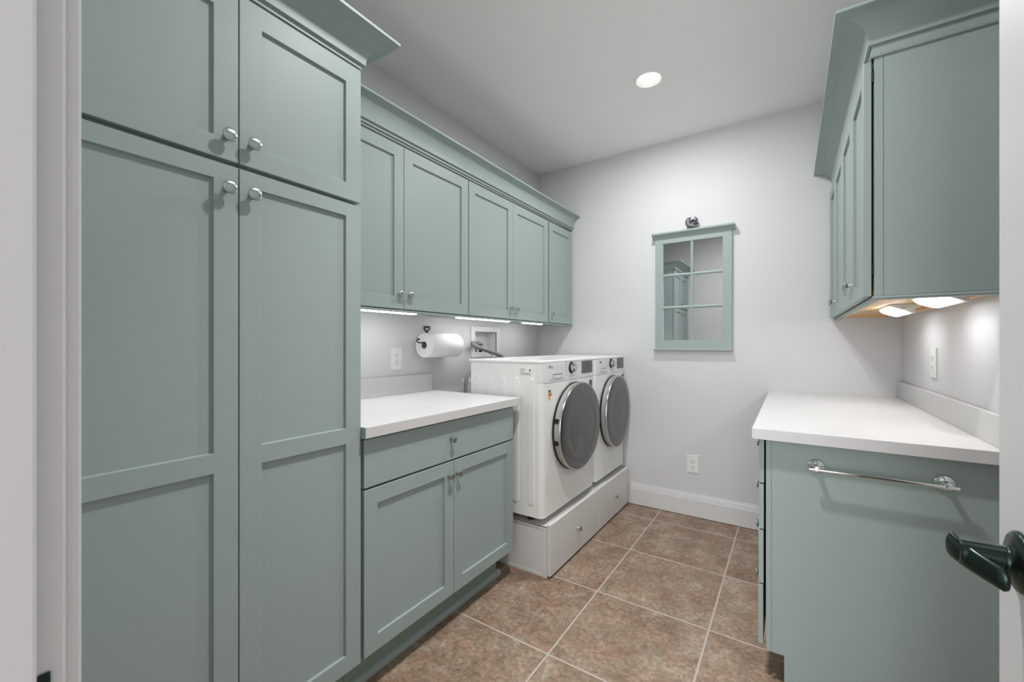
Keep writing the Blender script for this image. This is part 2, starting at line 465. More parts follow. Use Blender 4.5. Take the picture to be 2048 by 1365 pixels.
# ------------------------------------------------------------------ recessed ceiling lights
LAMPS = []
def can_light(x, y, label, power):
    t = thing('recessed_ceiling_light', label, 'ceiling light', (x, y, ZC))
    bm = bmesh.new()
    lathe(bm, (x, y, ZC), (0, 0, -1), [(0.0710, 0.0), (0.083, 0.0), (0.083, 0.0030), (0.080, 0.0050), (0.0725, 0.0060), (0.0690, 0.004), (0.0690, 0.0), (0.0710, 0.0)], 48)
    obj('trim_ring', bm, M['cone'], t, smooth=40)
    bm = bmesh.new()
    seg = 48
    A = [bm.verts.new((x + 0.0690 * math.cos(2 * PI * k / seg), y + 0.0690 * math.sin(2 * PI * k / seg), ZC - 0.001)) for k in range(seg)]
    B = [bm.verts.new((x + 0.050 * math.cos(2 * PI * k / seg), y + 0.050 * math.sin(2 * PI * k / seg), ZC + 0.058)) for k in range(seg)]
    for k in range(seg): bm.faces.new((A[k], A[(k + 1) % seg], B[(k + 1) % seg], B[k]))
    obj('reflector', bm, M['cone'], t, smooth=60)
    bm = bmesh.new()
    lathe(bm, (x, y, ZC + 0.062), (0, 0, -1), [(0.052, 0.0), (0.052, 0.010), (0.047, 0.016), (0.03, 0.020), (0, 0.022)], 40)
    obj('bulb', bm, M['bulb'], t, smooth=50)
    for pw, sp in ((power[0], 178), (power[1], 80)):      # wide diffuse output and the beam of the reflector
        if pw <= 0: continue
        l = bpy.data.lights.new('lamp', 'AREA'); l.shape = 'DISK'; l.size = 0.10; l.energy = pw; l.color = LCOL; l.spread = math.radians(sp)
        lo = bpy.data.objects.new('lamp', l); link(lo); lo.parent = t; lo.location = (0, 0, -0.007)
LCOL = (1.0, 0.995, 0.985)

M['bar'] = glow('lit_light_bar_lens', (0.985, 0.985, 0.985), 15.0 * G_BAR)
M['barR'] = glow('lit_oblong_lens', (0.97, 0.985, 1.0), 15.0 * G_BARR)
M['bulb'] = glow('lit_bulb', (1, 0.98, 0.95), 2.3)
P_CAN1, P_CAN2 = (26 * G_C1W, 26 * G_C1N), (26 * G_C2W, 26 * G_C2N)
can_light(*CANS[0], 'round white recessed light in the ceiling before the back wall', P_CAN1)
can_light(*CANS[1], 'round white recessed light in the ceiling in front of the tall cabinet', P_CAN2)

# ------------------------------------------------------------------ tall pantry cabinet
XF = -1.213
XLC, XRC, YBC = XL + 0.0015, XR - 0.0015, YB - 0.0015
t = thing('tall_cabinet', 'tall sage green pantry cabinet with four shaker doors beside the doorway', 'cabinet', (-1.54, 0.5, 0))
TY0, TY1 = 0.100, 0.891
box_bm = bx(XLC, XF - 0.024, TY0, TY1, 0.13, 2.178)
obj('carcass', box_bm, M['sage'], t)
obj('toe_kick', bx(XLC, XF - 0.098, TY0, TY1, 0.0, 0.13), M['kick'], t)
seam = 0.5142
mz = [(0.9555, 0.9035)]
def tdoor(y0, y1, z0, z1, low, ks):
    mids = [(0.9035, 0.9555)] if low else []
    zz = [(z0 + 0.057, 0.9035), (0.9555, z1 - 0.043)] if low else [(z0 + 0.055, z1 - 0.063)]
    bm = bmesh.new()
    panel_front(bm, (XF - 0.02, y0, z0), (0, 1, 0), (1, 0, 0), y1 - y0, z1 - z0, 0.02, [(0.057, y1 - y0 - 0.057, a - z0, b - z0) for a, b in zz])
    d = obj('door', bm, M['sage'], t, bevel=0.0014)
    knob(d, (XF, *ks), (1, 0, 0), 0.0172, 0.030)
tdoor(0.139, seam - 0.0014, 0.150, 1.6975, True, (0.484, 1.634))
tdoor(seam + 0.0014, TY1 - 0.001, 0.150, 1.6975, True, (0.544, 1.634))
tdoor(0.139, seam - 0.0014, 1.7105, 2.160, False, (0.484, 1.768))
tdoor(seam + 0.0014, TY1 - 0.001, 1.7105, 2.160, False, (0.544, 1.768))
obj('filler', bx(XF - 0.02, XF - 0.001, TY0, 0.1365, 0.150, 2.160), M['sage'], t)
bm = bmesh.new()
cp = crown_prof(2.166, 0.104, 0.090)
sweep(bm, [(XF, TY0, 1, 0), (XF, TY1, 1, 1), (-1.52, TY1, 0, 1)], cp)
obj('crown_moulding', bm, M['sage'], t, smooth=30)

# ------------------------------------------------------------------ left wall cabinets
XU = -1.525
ZU0, ZU1 = 1.399, 2.166
def upper_left(y0, y1, doors, label):
    c = thing('upper_cabinet', label, 'cabinet', ((XL + XU) / 2, (y0 + y1) / 2, 1.393))
    bm = bx(XLC, XU - 0.024, y0, y1, 1.402, 2.19)
    obj('carcass', bm, [M['sage']], c)
    for (a, b, ky) in doors:
        d = shaker('door', c, XU, 1, a, b, ZU0, ZU1, 0.056)
        knob(d, (XU, ky, 1.4655), (1, 0, 0), 0.0165)
    return c
upper_left(0.90, 1.8325, [(0.904, 1.3555, 1.326), (1.3585, 1.8305, 1.388)], 'sage green two-door wall cabinet directly beside the tall pantry')
upper_left(1.8335, 2.7695, [(1.8385, 2.2885, 2.257), (2.2905, 2.7665, 2.323)], 'middle sage green two-door wall cabinet above the washer')
upper_left(2.7705, YBC, [(2.7905, 3.178, 2.824)], 'narrow single-door sage green wall cabinet in the back left corner')
bm = bmesh.new()
sweep(bm, [(XU - 0.004, 0.985, 1, 0), (XU - 0.004, YB, 1, 0)], crown_prof(2.192, 0.108, 0.066))
tag(obj('crown_moulding', bm, M['sage'], None, smooth=30), 'long sage green crown moulding running along the left wall cabinets', 'moulding')
bm = bmesh.new()
sweep(bm, [(XU - 0.010, 0.90, 1, 0), (XU - 0.010, YB, 1, 0)], [(-0.02, 1.4018), (-0.004, 1.4018), (0.0, 1.3935), (0.007, 1.3925), (0.009, 1.3890), (0.006, 1.3855), (-0.02, 1.3855)])
tag(obj('light_rail', bm, M['sage'], None, smooth=30), 'thin sage green light rail under the left wall cabinets', 'moulding')

def light_bar(name, x, y0, y1, ztop, w, hgt, label, lensmat):
    c = thing(name, label, 'light', (x, (y0 + y1) / 2, ztop))
    obj('housing', bx(x - w / 2, x + w / 2, y0, y1, ztop - hgt * 0.45, ztop), M['plastic'], c, bevel=0.003)
    bm = bmesh.new(); n = 10; rr = w / 2 * 0.92
    prof = []
    pts = []
    for k in range(n + 1):
        a = PI * k / n; pts.append((x + rr * math.cos(a), y1 - rr * 0.9 + rr * 0.9 * math.sin(a)))
    for k in range(n + 1):
        a = PI + PI * k / n; pts.append((x + rr * math.cos(a), y0 + rr * 0.9 + rr * 0.9 * math.sin(a)))
    lv = [(1.0, ztop - hgt * 0.45), (0.97, ztop - hgt * 0.8), (0.80, ztop - hgt)]
    rows = []
    cy = (y0 + y1) / 2
    for s, z in lv:
        rows.append([bm.verts.new((x + (px - x) * s, cy + (py - cy) * (1 - (1 - s) * w / (y1 - y0)), z)) for px, py in pts])
    for A, B in zip(rows, rows[1:]):
        for k in range(len(A)): bm.faces.new((A[k], A[(k + 1) % len(A)], B[(k + 1) % len(A)], B[k]))
    bm.faces.new(rows[0]); bm.faces.new(rows[-1])
    obj('lens', bm, lensmat, c, smooth=50, label='glowing white lens')
light_bar('under_cabinet_downlight', -1.65, 1.02, 1.548, 1.4018, 0.05, 0.0135, 'lit white light bar under the wall cabinet next to the pantry', M['bar'])
light_bar('under_cabinet_downlight', -1.65, 1.870, 2.425, 1.4018, 0.05, 0.0135, 'lit white light bar under the middle wall cabinet over the washer', M['bar'])
light_bar('under_cabinet_downlight', -1.65, 2.605, 2.885, 1.4018, 0.05, 0.0135, 'short lit white light bar nearest the back left corner', M['bar'])
def cable(name, pts, r, m, label, cat='cable', n=8):
    bm = bmesh.new(); tube(bm, smooth_path(pts, n), r, 8)
    return tag(obj(name, bm, m, None, smooth=180), label, cat)
cable('power_cord', [(-1.65, 1.550, 1.392), (-1.645, 1.60, 1.385), (-1.645, 1.67, 1.390), (-1.64, 1.75, 1.3935), (-1.65, 1.868, 1.392)], 0.003, M['cord'], 'pale cable sagging between the first two light bars under the left wall cabinets')
cable('power_cord', [(-1.65, 2.427, 1.392), (-1.645, 2.49, 1.388), (-1.645, 2.55, 1.391), (-1.65, 2.603, 1.392)], 0.003, M['cord'], 'short pale cable joining the light bars above the dryer side')

# ------------------------------------------------------------------ left base cabinet + worktop
c = thing('base_cabinet', 'sage green base cabinet with one drawer and two doors left of the washer', 'cabinet', (-1.53, 1.36, 0))
BY0, BY1 = 0.893, 1.824
obj('carcass', bx(XLC, XF - 0.024, BY0, BY1 - 0.004, 0.15, 0.9115), M['sage'], c)
obj('toe_kick', bx(XLC, XF - 0.098, BY0, BY1 - 0.02, 0.0, 0.15), M['kick'], c)
d = shaker('drawer', c, XF, 1, 0.9035, BY1, 0.7365, 0.9035, flat=True)
knob(d, (XF, 1.340, 0.827), (1, 0, 0))
d = shaker('door', c, XF, 1, 0.9035, 1.3585, 0.153, 0.7285, 0.0565); knob(d, (XF, 1.327, 0.672), (1, 0, 0))
d = shaker('door', c, XF, 1, 1.3615, BY1, 0.153, 0.7285, 0.0565); knob(d, (XF, 1.380, 0.672), (1, 0, 0))
bm = bmesh.new()
sp = [(0, 0.0), (0.019, 0.0), (0.019, 0.010), (0.0165, 0.018), (0.010, 0.0235), (0.0, 0.026)]
sweep(bm, [(XF - 0.0975, TY0, 1, 0), (XF - 0.0975, BY1 - 0.001, 1, 0)], sp)
tag(obj('shoe_moulding', bm, M['sage'], None, smooth=40), 'sage green shoe moulding on the floor along the left cabinets', 'moulding')

WZ = 0.951
c = thing('worktop', 'white laminate worktop with backsplash left of the washer', 'worktop', (-1.52, 1.38, 0.912))
obj('slab', bx(XLC, -1.189, 0.8915, 1.863, 0.9125, WZ), M['lam'], c, bevel=0.0015)
obj('backsplash', bx(XLC, -1.843, 0.8915, 1.866, WZ, 1.052), M['lam'], c, bevel=0.0015)
obj('end_cap', bx(XF + 0.0005, -1.1885, 0.8895, 0.8913, 0.9125, 0.9508), M['cap'], c, label='sage green end strip')

# ------------------------------------------------------------------ pedestals, washer, dryer
def pedestal(y0, y1, ky, label):
    XP = -1.045
    c = thing('laundry_pedestal', label, 'pedestal', (-1.45, (y0 + y1) / 2, 0))
    bm = bmesh.new()
    box(bm, -1.845, XP - 0.022, y0 + 0.002, y1 - 0.002, 0.0, 0.266)
    # framed side: raised top, front and bottom strips
    box(bm, -1.845, XP - 0.022, y0, y0 + 0.004, 0.250, 0.272); box(bm, -1.845, XP - 0.022, y0, y0 + 0.004, 0.0, 0.018); box(bm, XP - 0.046, XP - 0.022, y0, y0 + 0.004, 0.018, 0.250)
    box(bm, -1.845, XP - 0.022, y0, y1 - 0.002, 0.266, 0.273)
    obj('platform', bm, M['ped'], c, bevel=0.001)
    d = obj('drawer', bx(XP - 0.020, XP, y0 + 0.001, y1 - 0.001, 0.014, 0.283), M['ped'], c, bevel=0.0015)
    knob(d, (XP, ky, 0.150), (1, 0, 0), 0.0155, 0.025)
    return c
pedestal(1.921, 2.594, 2.255, 'white pedestal drawer under the nearer washing machine')
pedestal(2.600, 3.186, 2.885, 'white pedestal drawer under the dryer against the back wall')

def text_mesh(bm, s, size, org, U, V, depth=0.0006, mi=0):
    cu = bpy.data.curves.new('t', 'FONT'); cu.body = s; cu.size = size; cu.extrude = depth
    to = bpy.data.objects.new('t', cu); link(to)
    dg = bpy.context.evaluated_depsgraph_get(); me = bpy.data.meshes.new_from_object(to.evaluated_get(dg))
    U = Vector(U); V = Vector(V); N = U.cross(V); o = Vector(org)
    b2 = bmesh.new(); b2.from_mesh(me)
    mp = {}
    for v in b2.verts: mp[v.index] = bm.verts.new(o + U * v.co.x + V * v.co.y + N * v.co.z)
    for f in b2.faces:
        try: bm.faces.new([mp[v.index] for v in f.verts]).material_index = mi
        except ValueError: pass
    b2.free(); bpy.data.objects.remove(to); bpy.data.curves.remove(cu); bpy.data.meshes.remove(me)

def machine(name, y0, y1, label, cat, dyc, drz, washer):
    XW = -1.080; XBK = -1.562; z0, z1 = 0.312, 1.1465
    w = y1 - y0
    c = thing(name, label, cat, (-1.32, (y0 + y1) / 2, 0.273))
    bm = bmesh.new()
    r = 0.030
    # plan outline with rounded front corners, extruded
    pl = [(XBK, y0 + 0.001), (XBK, y1 - 0.001)]
    for k in range(9):
        a = PI / 2 * (1 - k / 8); pl.append((XW - r + r * math.cos(a), y1 - 0.001 - r + r * math.sin(a)))
    for k in range(9):
        a = -PI / 2 * k / 8; pl.append((XW - r + r * math.cos(a), y0 + 0.001 + r + r * math.sin(a)))
    A = [bm.verts.new((x, y, z0)) for x, y in pl]; B = [bm.verts.new((x, y, 1.1283)) for x, y in pl]
    n = len(pl)
    for k in range(n): bm.faces.new((A[k], A[(k + 1) % n], B[(k + 1) % n], B[k]))
    bm.faces.new(A); bm.faces.new(B)
    # pressed ribs on the near side panel
    for xc in (-1.512, -1.424, -1.336, -1.246, -1.150):
        pts = []
        hw = 0.021
        for k in range(13):
            a = PI * k / 12; pts.append((xc + hw * math.cos(a), 1.034 + hw * math.sin(a)))
        for k in range(13):
            a = PI + PI * k / 12; pts.append((xc + hw * math.cos(a), 0.394 + hw * math.sin(a)))
        R0 = [bm.verts.new((x, y0 + 0.0012, z)) for x, z in pts]
        R1 = [bm.verts.new((xc + (x - xc) * 0.80, y0 - 0.0035, 0.714 + (z - 0.714) * 0.988)) for x, z in pts]
        for k in range(len(pts)): bm.faces.new((R0[k], R0[(k + 1) % len(pts)], R1[(k + 1) % len(pts)], R1[k]))
        bm.faces.new(R1)
    obj('body', bm, M['enamel'], c, smooth=35)
    ob = bmesh.new(); pt = [(XBK - 0.018, y0 - 0.002), (XBK - 0.018, y1 + 0.001)]
    for q in range(9):
        a = PI / 2 * (1 - q / 8); pt.append((XW - r + r * math.cos(a) + 0.001, y1 + 0.001 - r + r * math.sin(a)))
    for q in range(9):
        a = -PI / 2 * q / 8; pt.append((XW - r + r * math.cos(a) + 0.001, y0 - 0.002 + r + r * math.sin(a)))
    rows = [[ob.verts.new((x, y, z)) for x, y in pt] for z in (1.1285, z1)]
    for q in range(len(pt)): ob.faces.new((rows[0][q], rows[0][(q + 1) % len(pt)], rows[1][(q + 1) % len(pt)], rows[1][q]))
    ob.faces.new(rows[0]); ob.faces.new(rows[1])
    obj('top_panel', ob, M['enamel'], c, bevel=0.006, seg=3, smooth=35)
    # front seam strip + control panel
    ob = bmesh.new()
    g = 0.0022
    pp = [(XW - r - 0.004, y0 + 0.001 - g * 0.6), (XW - r - 0.004, y1 - 0.001 + g * 0.3)]
    for q in range(9):
        a = PI / 2 * (1 - q / 8); pp.append((XW - r + (r + g) * math.cos(a), y1 - 0.001 - r + (r + g * 0.3) * math.sin(a)))
    for q in range(9):
        a = -PI / 2 * q / 8; pp.append((XW - r + (r + g) * math.cos(a), y0 + 0.001 + r + (r + g * 0.6) * math.sin(a)))
    rows = [[ob.verts.new((x - dx, y, z)) for x, y in pp] for z, dx in ((1.0285, 0.0), (1.128, 0.0))]
    for q in range(len(pp)): ob.faces.new((rows[0][q], rows[0][(q + 1) % len(pp)], rows[1][(q + 1) % len(pp)], rows[1][q]))
    ob.faces.new(rows[0]); ob.faces.new(rows[1])
    cpn = obj('control_panel', ob, M['plastic'], c, smooth=35)
    XP = XW + 0.0022
    k = w / 0.675
    # detergent drawer
    bm = bmesh.new(); a0, a1 = y0 + 0.070 * k, y0 + 0.245 * k
    box(bm, XP - 0.002, XP + 0.0022, a0, a1, 1.040, 1.128)
    dd = obj('detergent_drawer' if washer else 'water_tank_drawer', bm, M['plastic'], c, bevel=0.0016)
    bm = bmesh.new(); ym = (a0 + a1) / 2
    gp = [(ym + 0.062 * k * math.cos(PI + PI * q / 14), 1.0665 + 0.021 * math.sin(PI + PI * q / 14)) for q in range(15)]
    G0 = [bm.verts.new((XP + 0.0018, y, z)) for y, z in gp]; G1 = [bm.verts.new((XP + 0.0042, y, z)) for y, z in gp]
    for q in range(15): bm.faces.new((G0[q], G0[(q + 1) % 15], G1[(q + 1) % 15], G1[q]))
    bm.faces.new(G1); bm.faces.new(G0)
    obj('handle', bm, M['plastic'], dd, bevel=0.0006)
    obj('slot', bx(XP + 0.0020, XP + 0.0044, ym - 0.055 * k, ym + 0.060 * k, 1.0650, 1.0685), M['ink'] if washer else M['print'], dd)
    bm = bmesh.new(); text_mesh(bm, 'LG', 0.020, (XP + 0.0023, a0 + 0.012 + (0.012 if not washer else 0), 1.104), (0, 1, 0), (0, 0, 1))
    lathe(bm, (XP + 0.0020, a0 + (0.002 if washer else 0.014), 1.111), (1, 0, 0), [(0.0075, 0), (0.0075, 0.0009)], 18)
    obj('logo', bm, M['print'] if washer else M['ink'], dd, label='small grey logo')
    # dial
    dy = y0 + 0.335 * k
    bm = bmesh.new()
    lathe(bm, (XP, dy, 1.096), (1, 0, 0), [(0.034, 0), (0.034, 0.004), (0.031, 0.006)], 36)
    dl = obj('dial', bm, M['gap'], c, smooth=40, label='dark ringed selector dial')
    bm = bmesh.new()
    lathe(bm, (XP + 0.006, dy, 1.096), (1, 0, 0), [(0.025, 0), (0.0255, 0.012), (0.0235, 0.022), (0.020, 0.0245), (0, 0.0245)], 36)
    obj('cap', bm, M['ring'], dl, smooth=35, label='silver dial cap')
    # printed marks round the dial
    for q in range(6):
        zz = 1.055 + q * 0.0145
        obj('printed_mark', bx(XP - 0.0002, XP + 0.0006, dy - 0.060 * k - 0.016, dy - 0.060 * k + 0.004, zz, zz + 0.0018), M['print'], cpn)
        obj('printed_mark', bx(XP - 0.0002, XP + 0.0006, dy + 0.052 * k, dy + 0.052 * k + 0.012, zz, zz + 0.0018), M['print'], cpn)
    for q in range(3):
        obj('printed_mark', bx(XP - 0.0002, XP + 0.0006, dy - 0.030 + q * 0.030, dy - 0.022 + q * 0.030, 1.0475, 1.0495), M['print'], cpn)
    # display
    sy0, sy1 = y0 + 0.478 * k, y0 + 0.640 * k
    obj('display', bx(XP - 0.002, XP + 0.0015, sy0, sy1, 1.052, 1.128), M['display'], c, bevel=0.001)
    # door
    ry, rz = drz
    su, sv = (ry / rz, 1.0)
    # frame_from((1,0,0)): u = z x x = y, v = z
    bm = bmesh.new(); R = rz; zd = 0.752
    lathe(bm, (XW, dyc, zd), (1, 0, 0), [(R * 0.955, -0.004), (R * 0.992, 0.006), (R * 0.992, 0.012), (R * 0.94, 0.014)], 72, su, sv)
    dr = obj('door', bm, M['gap'], c, smooth=40, label='round door with dark glass')
    bm = bmesh.new()
    lathe(bm, (XW + 0.0125, dyc, zd), (1, 0, 0), [(R * 0.96, 0.0), (R * 0.978, 0.001), (R * 0.982, 0.026), (R * 0.95, 0.0265), (R * 0.93, 0.020), (R * 0.96, 0.0)], 72, su, sv)
    obj('side_band', bm, M['band'], dr, smooth=35, label='grey band')
    bm = bmesh.new()
    lathe(bm, (XW + 0.0385, dyc, zd), (1, 0, 0), [(R * 0.96, 0.0), (R * 0.992, 0.0005), (R * 1.0, 0.004), (R * 1.0, 0.010), (R * 0.994, 0.0135), (R * 0.982, 0.0145), (R * 0.972, 0.0130), (R * 0.94, 0.008), (R * 0.96, 0.0)], 72, su, sv)
    obj('rim', bm, M['ring'], dr, smooth=35, label='silver rim')
    bm = bmesh.new(); XG = XW + 0.0485
    lathe(bm, (XG, dyc, zd), (1, 0, 0), [(R * 0.976, 0), (R * 0.970, 0.0025), (R * 0.90, 0.0050), (R * 0.78, 0.0070), (R * 0.68, 0.0080), (R * 0.655, 0.0072), (R * 0.62, 0.0072), (R * 0.40, 0.0088), (R * 0.2, 0.0094), (0, 0.0096)], 72, su, sv)
    obj('glass', bm, M['glass'], dr, smooth=25, label='dark tinted glass')
    if washer:
        for zz in (0.815, 0.695):
            obj('hinge', bx(XW + 0.010, XW + 0.036, dyc - ry * 0.975 - 0.002, dyc - ry * 0.955 + 0.004, zz - 0.012, zz + 0.012), M['gap'], dr)
    # front stickers
    bm = bmesh.new(); e0 = y0 + (0.600 if washer else 0.605) * k
    box(bm, XW - 0.0006, XW + 0.0008, e0, e0 + 0.045, 0.952, 1.003, 0)
    for q, (za, zb) in enumerate(((0.957, 0.968), (0.972, 0.985), (0.989, 0.998))):
        box(bm, XW + 0.0004, XW + 0.0011, e0 + 0.006, e0 + 0.039 - 0.010 * (q % 2), za, zb, 1)
    obj('sticker', bm, [M['print'], M['ink']], c, label='grey printed sticker')
    if washer:
        bm = bmesh.new(); e0 = y0 + 0.057
        box(bm, XW - 0.0009, XW + 0.0006, e0, e0 + 0.052, 0.932, 0.990, 0)
        box(bm, XW - 0.0003, XW + 0.0009, e0 + 0.003, e0 + 0.030, 0.934, 0.950, 2); box(bm, XW - 0.0003, XW + 0.0009, e0 + 0.003, e0 + 0.044, 0.952, 0.970, 1)
        box(bm, XW - 0.0003, XW + 0.0009, e0 + 0.003, e0 + 0.034, 0.972, 0.987, 3)
        obj('energy_label', bm, [M['label'], M['orange'], M['yellow'], M['blue']], c, label='orange, yellow and blue label')
        bm = bmesh.new()
        box(bm, -1.222, -1.146, y0 - 0.0010, y0 + 0.0015, 1.068, 1.108, 0)
        for q in range(14):
            xx = -1.216 + q * 0.0047 + random.uniform(0, 0.001); box(bm, xx, xx + random.uniform(0.0012, 0.003), y0 - 0.0014, y0, 1.071, 1.079, 1)
        for q in range(4): box(bm, -1.217, -1.195 + 0.006 * (q % 3), y0 - 0.0014, y0, 1.084 + q * 0.0055, 1.0855 + q * 0.0055, 1)
        box(bm, -1.160, -1.152, y0 - 0.0014, y0, 1.088, 1.098, 1)
        obj('serial_sticker', bm, [M['label'], M['ink']], c, label='white barcode sticker')
        bm = bmesh.new()
        box(bm, XW - 0.001, XW + 0.0008, y0 + 0.50, y0 + 0.66, 0.335, 0.440)
        obj('filter_cover', bm, M['enamel'], c, bevel=0.0006)
    for (fx, fy) in ((XW - 0.11, y0 + 0.07), (XW - 0.11, y1 - 0.07), (XBK + 0.05, y0 + 0.05), (XBK + 0.05, y1 - 0.05)):
        bm = bmesh.new(); lathe(bm, (fx, fy, 0.2740), (0, 0, 1), [(0.022, 0), (0.022, 0.012), (0.010, 0.016), (0.010, 0.0380)], 18)
        obj('foot', bm, M['gap'], c)
    return c
machine('washing_machine', 1.900, 2.583, 'white front-loading washing machine with orange energy label nearest the counter', 'washing machine', 2.279, (0.283, 0.258), True)
machine('dryer', 2.606, 3.184, 'white front-loading dryer against the back wall beyond the washing machine', 'dryer', 2.917, (0.248, 0.258), False)

# ------------------------------------------------------------------ left wall fittings
def outlet(c0, n, label, w=0.080, hgt=0.127):
    """n outward normal"""
    n = Vector(n); c0 = Vector(c0); U = Vector((0, 0, 1)).cross(n); V = Vector((0, 0, 1))
    t = thing('electrical_outlet', label, 'outlet', tuple(c0))
    def plate(bm, u0, u1, v0, v1, d0, d1, mi=0):
        vs = [bm.verts.new(c0 + U * u + V * v + n * d) for d in (d0, d1) for v in (v0, v1) for u in (u0, u1)]
        for q in ((0, 2, 3, 1), (4, 5, 7, 6), (0, 1, 5, 4), (2, 6, 7, 3), (0, 4, 6, 2), (1, 3, 7, 5)): bm.faces.new([vs[i] for i in q]).material_index = mi
    bm = bmesh.new(); plate(bm, -w / 2, w / 2, -hgt / 2, hgt / 2, 0, 0.006)
    obj('cover_plate', bm, M['wplate'], t, bevel=0.003, seg=3)
    for s in (-1, 1):
        bm = bmesh.new(); zc = s * hgt * 0.165
        lathe(bm, c0 + V * zc + n * 0.0055, n, [(0.0165, 0), (0.0165, 0.0016), (0.0155, 0.0022)], 24)
        for u0, u1, v0, v1 in ((-0.0078, -0.0054, -0.001, 0.008), (0.0054, 0.0078, -0.001, 0.008), (-0.0025, 0.0025, -0.011, -0.0062)):
            plate(bm, u0, u1, zc + v0, zc + v1, 0.0072, 0.0081, 1)
        obj('socket', bm, [M['wplate'], M['slot']], t)
    bm = bmesh.new(); lathe(bm, c0 + n * 0.0058, n, [(0.003, 0), (0.003, 0.001), (0, 0.0013)], 12)
    obj('screw', bm, M['wplate'], t)
outlet((XL, 1.598, 1.150), (1, 0, 0), 'white duplex outlet on the wall above the left worktop')
outlet((-0.585, YB, 0.375), (0, -1, 0), 'white duplex outlet low on the back wall')
outlet((XR, 2.547, 1.152), (-1, 0, 0), 'white duplex outlet on the right wall above the backsplash', 0.080, 0.132)

# laundry supply box recessed in the wall
t = thing('laundry_outlet_box', 'white recessed laundry outlet box in the wall behind the washer', 'outlet box', (XL, (BOXY0 + BOXY1) / 2, 1.142))
bm = bmesh.new()
y0, y1, z0, z1 = 2.258, 2.602, 1.140, 1.360
iy0, iy1, iz0, iz1 = BOXY0 + 0.002, BOXY1 - 0.002, BOXZ0 + 0.002, BOXZ1 - 0.002
box(bm, XL, XL + 0.008, y0, iy0, z0, z1); box(bm, XL, XL + 0.008, iy1, y1, z0, z1); box(bm, XL, XL + 0.008, iy0, iy1, z0, iz0); box(bm, XL, XL + 0.008, iy0, iy1, iz1, z1)
obj('face_frame', bm, M['plastic'], t)
bm = bmesh.new()
v = [[bm.verts.new((x, y, z)) for y, z in ((iy0, iz0), (iy1, iz0), (iy1, iz1), (iy0, iz1))] for x in (XL + 0.006, XL - 0.085)]
for k in range(4): bm.faces.new((v[0][k], v[0][(k + 1) % 4], v[1][(k + 1) % 4], v[1][k]))
bm.faces.new(v[1])
obj('recess', bm, M['plastic'], t)
for yy in (2.36, 2.43):
    bm = bmesh.new(); lathe(bm, (XL - 0.045, yy, iz0), (0, 0, 1), [(0.012, 0), (0.012, 0.030), (0.008, 0.032), (0.008, 0.05), (0.017, 0.052), (0.017, 0.060), (0, 0.062)], 16)
    obj('valve', bm, M['bronze'], t, label='dark shutoff valve')

def ribbed(pts, r, n=12):
    bm = bmesh.new(); P = smooth_path(pts, n)
    rad = [r * (1.0 + (0.07 if i % 2 else -0.05)) for i in range(len(P))]
    tube(bm, P, r, 12, radii=rad); return bm
tag(obj('drain_hose', ribbed([(-1.890, 2.405, 1.222), (-1.840, 2.330, 1.237), (-1.805, 2.212, 1.2385), (-1.765, 2.205, 1.218), (-1.735, 2.30, 1.187), (-1.70, 2.395, 1.152), (-1.68, 2.45, 1.10), (-1.675, 2.47, 1.0)], 0.0135, 14), M['hose'], None, smooth=180),
    'thick ribbed grey drain hose hooked out of the laundry box', 'hose')
tag(obj('supply_hose', ribbed([(-1.880, 2.430, 1.196), (-1.83, 2.395, 1.198), (-1.79, 2.385, 1.180), (-1.765, 2.40, 1.135), (-1.755, 2.405, 1.07), (-1.75, 2.40, 0.95)], 0.0075, 10), M['cord'], None, smooth=180),
    'thin pale supply hose curving down behind the washer', 'hose')
tag(obj('supply_hose', ribbed([(-1.745, 2.075, 0.62), (-1.745, 2.070, 0.80), (-1.745, 2.068, 0.935), (-1.745, 2.078, 1.015), (-1.74, 2.115, 1.060), (-1.73, 2.17, 1.075), (-1.72, 2.24, 1.06)], 0.0115, 8), M['hose'], None, smooth=180),
    'grey hose arching up at the back left corner of the washer', 'hose')
tag(obj('pipe_clip', bx(-1.80, -1.70, 2.085, 2.14, 0.985, 1.005), M['plastic'], None), 'small white bracket behind the washer beside the grey hose', 'bracket')

# paper towel holder and roll
RX, RZ, RY0, RY1 = -1.775, 1.227, 1.731, 2.003
t = thing('paper_towel_holder', 'black wrought iron paper towel holder with a heart on top', 'towel holder', (XL, 1.834, 1.2))
bm = bmesh.new()
hp = []
for k in range(25):
    a = 2 * PI * k / 24
    hx = 16 * math.sin(a) ** 3; hz = 13 * math.cos(a) - 5 * math.cos(2 * a) - 2 * math.cos(3 * a) - math.cos(4 * a)
    hp.append((XL + 0.006, 1.834 + hx * 0.00138, 1.3265 + hz * 0.00125))
tube(bm, hp, 0.0034, 8)
obj('heart', bm, M['black'], t, smooth=180)
bm = bmesh.new()
tube(bm, smooth_path([(XL + 0.006, 1.834, 1.308), (XL + 0.006, 1.834, 1.27), (XL + 0.006, 1.85, 1.245), (XL + 0.006, 1.95, 1.242), (XL + 0.008, 2.02, 1.242), (XL + 0.03, 2.037, 1.242), (RX - 0.02, 2.037, 1.242), (RX, 2.025, 1.242), (RX, 1.98, 1.242)], 6), 0.0042, 8)
obj('bracket', bm, M['black'], t, smooth=180)
bm = bmesh.new()
cp = [(RX, 1.98, 1.242), (RX, 1.85, 1.242), (RX, 1.72, 1.242), (RX - 0.004, 1.700, 1.241), (RX - 0.008, 1.684, 1.247), (RX - 0.008, 1.686, 1.260), (RX - 0.008, 1.694, 1.266), (RX - 0.008, 1.700, 1.261), (RX - 0.008, 1.695, 1.256)]
tube(bm, smooth_path(cp, 6), 0.0032, 8)
obj('arm', bm, M['black'], t, smooth=180)
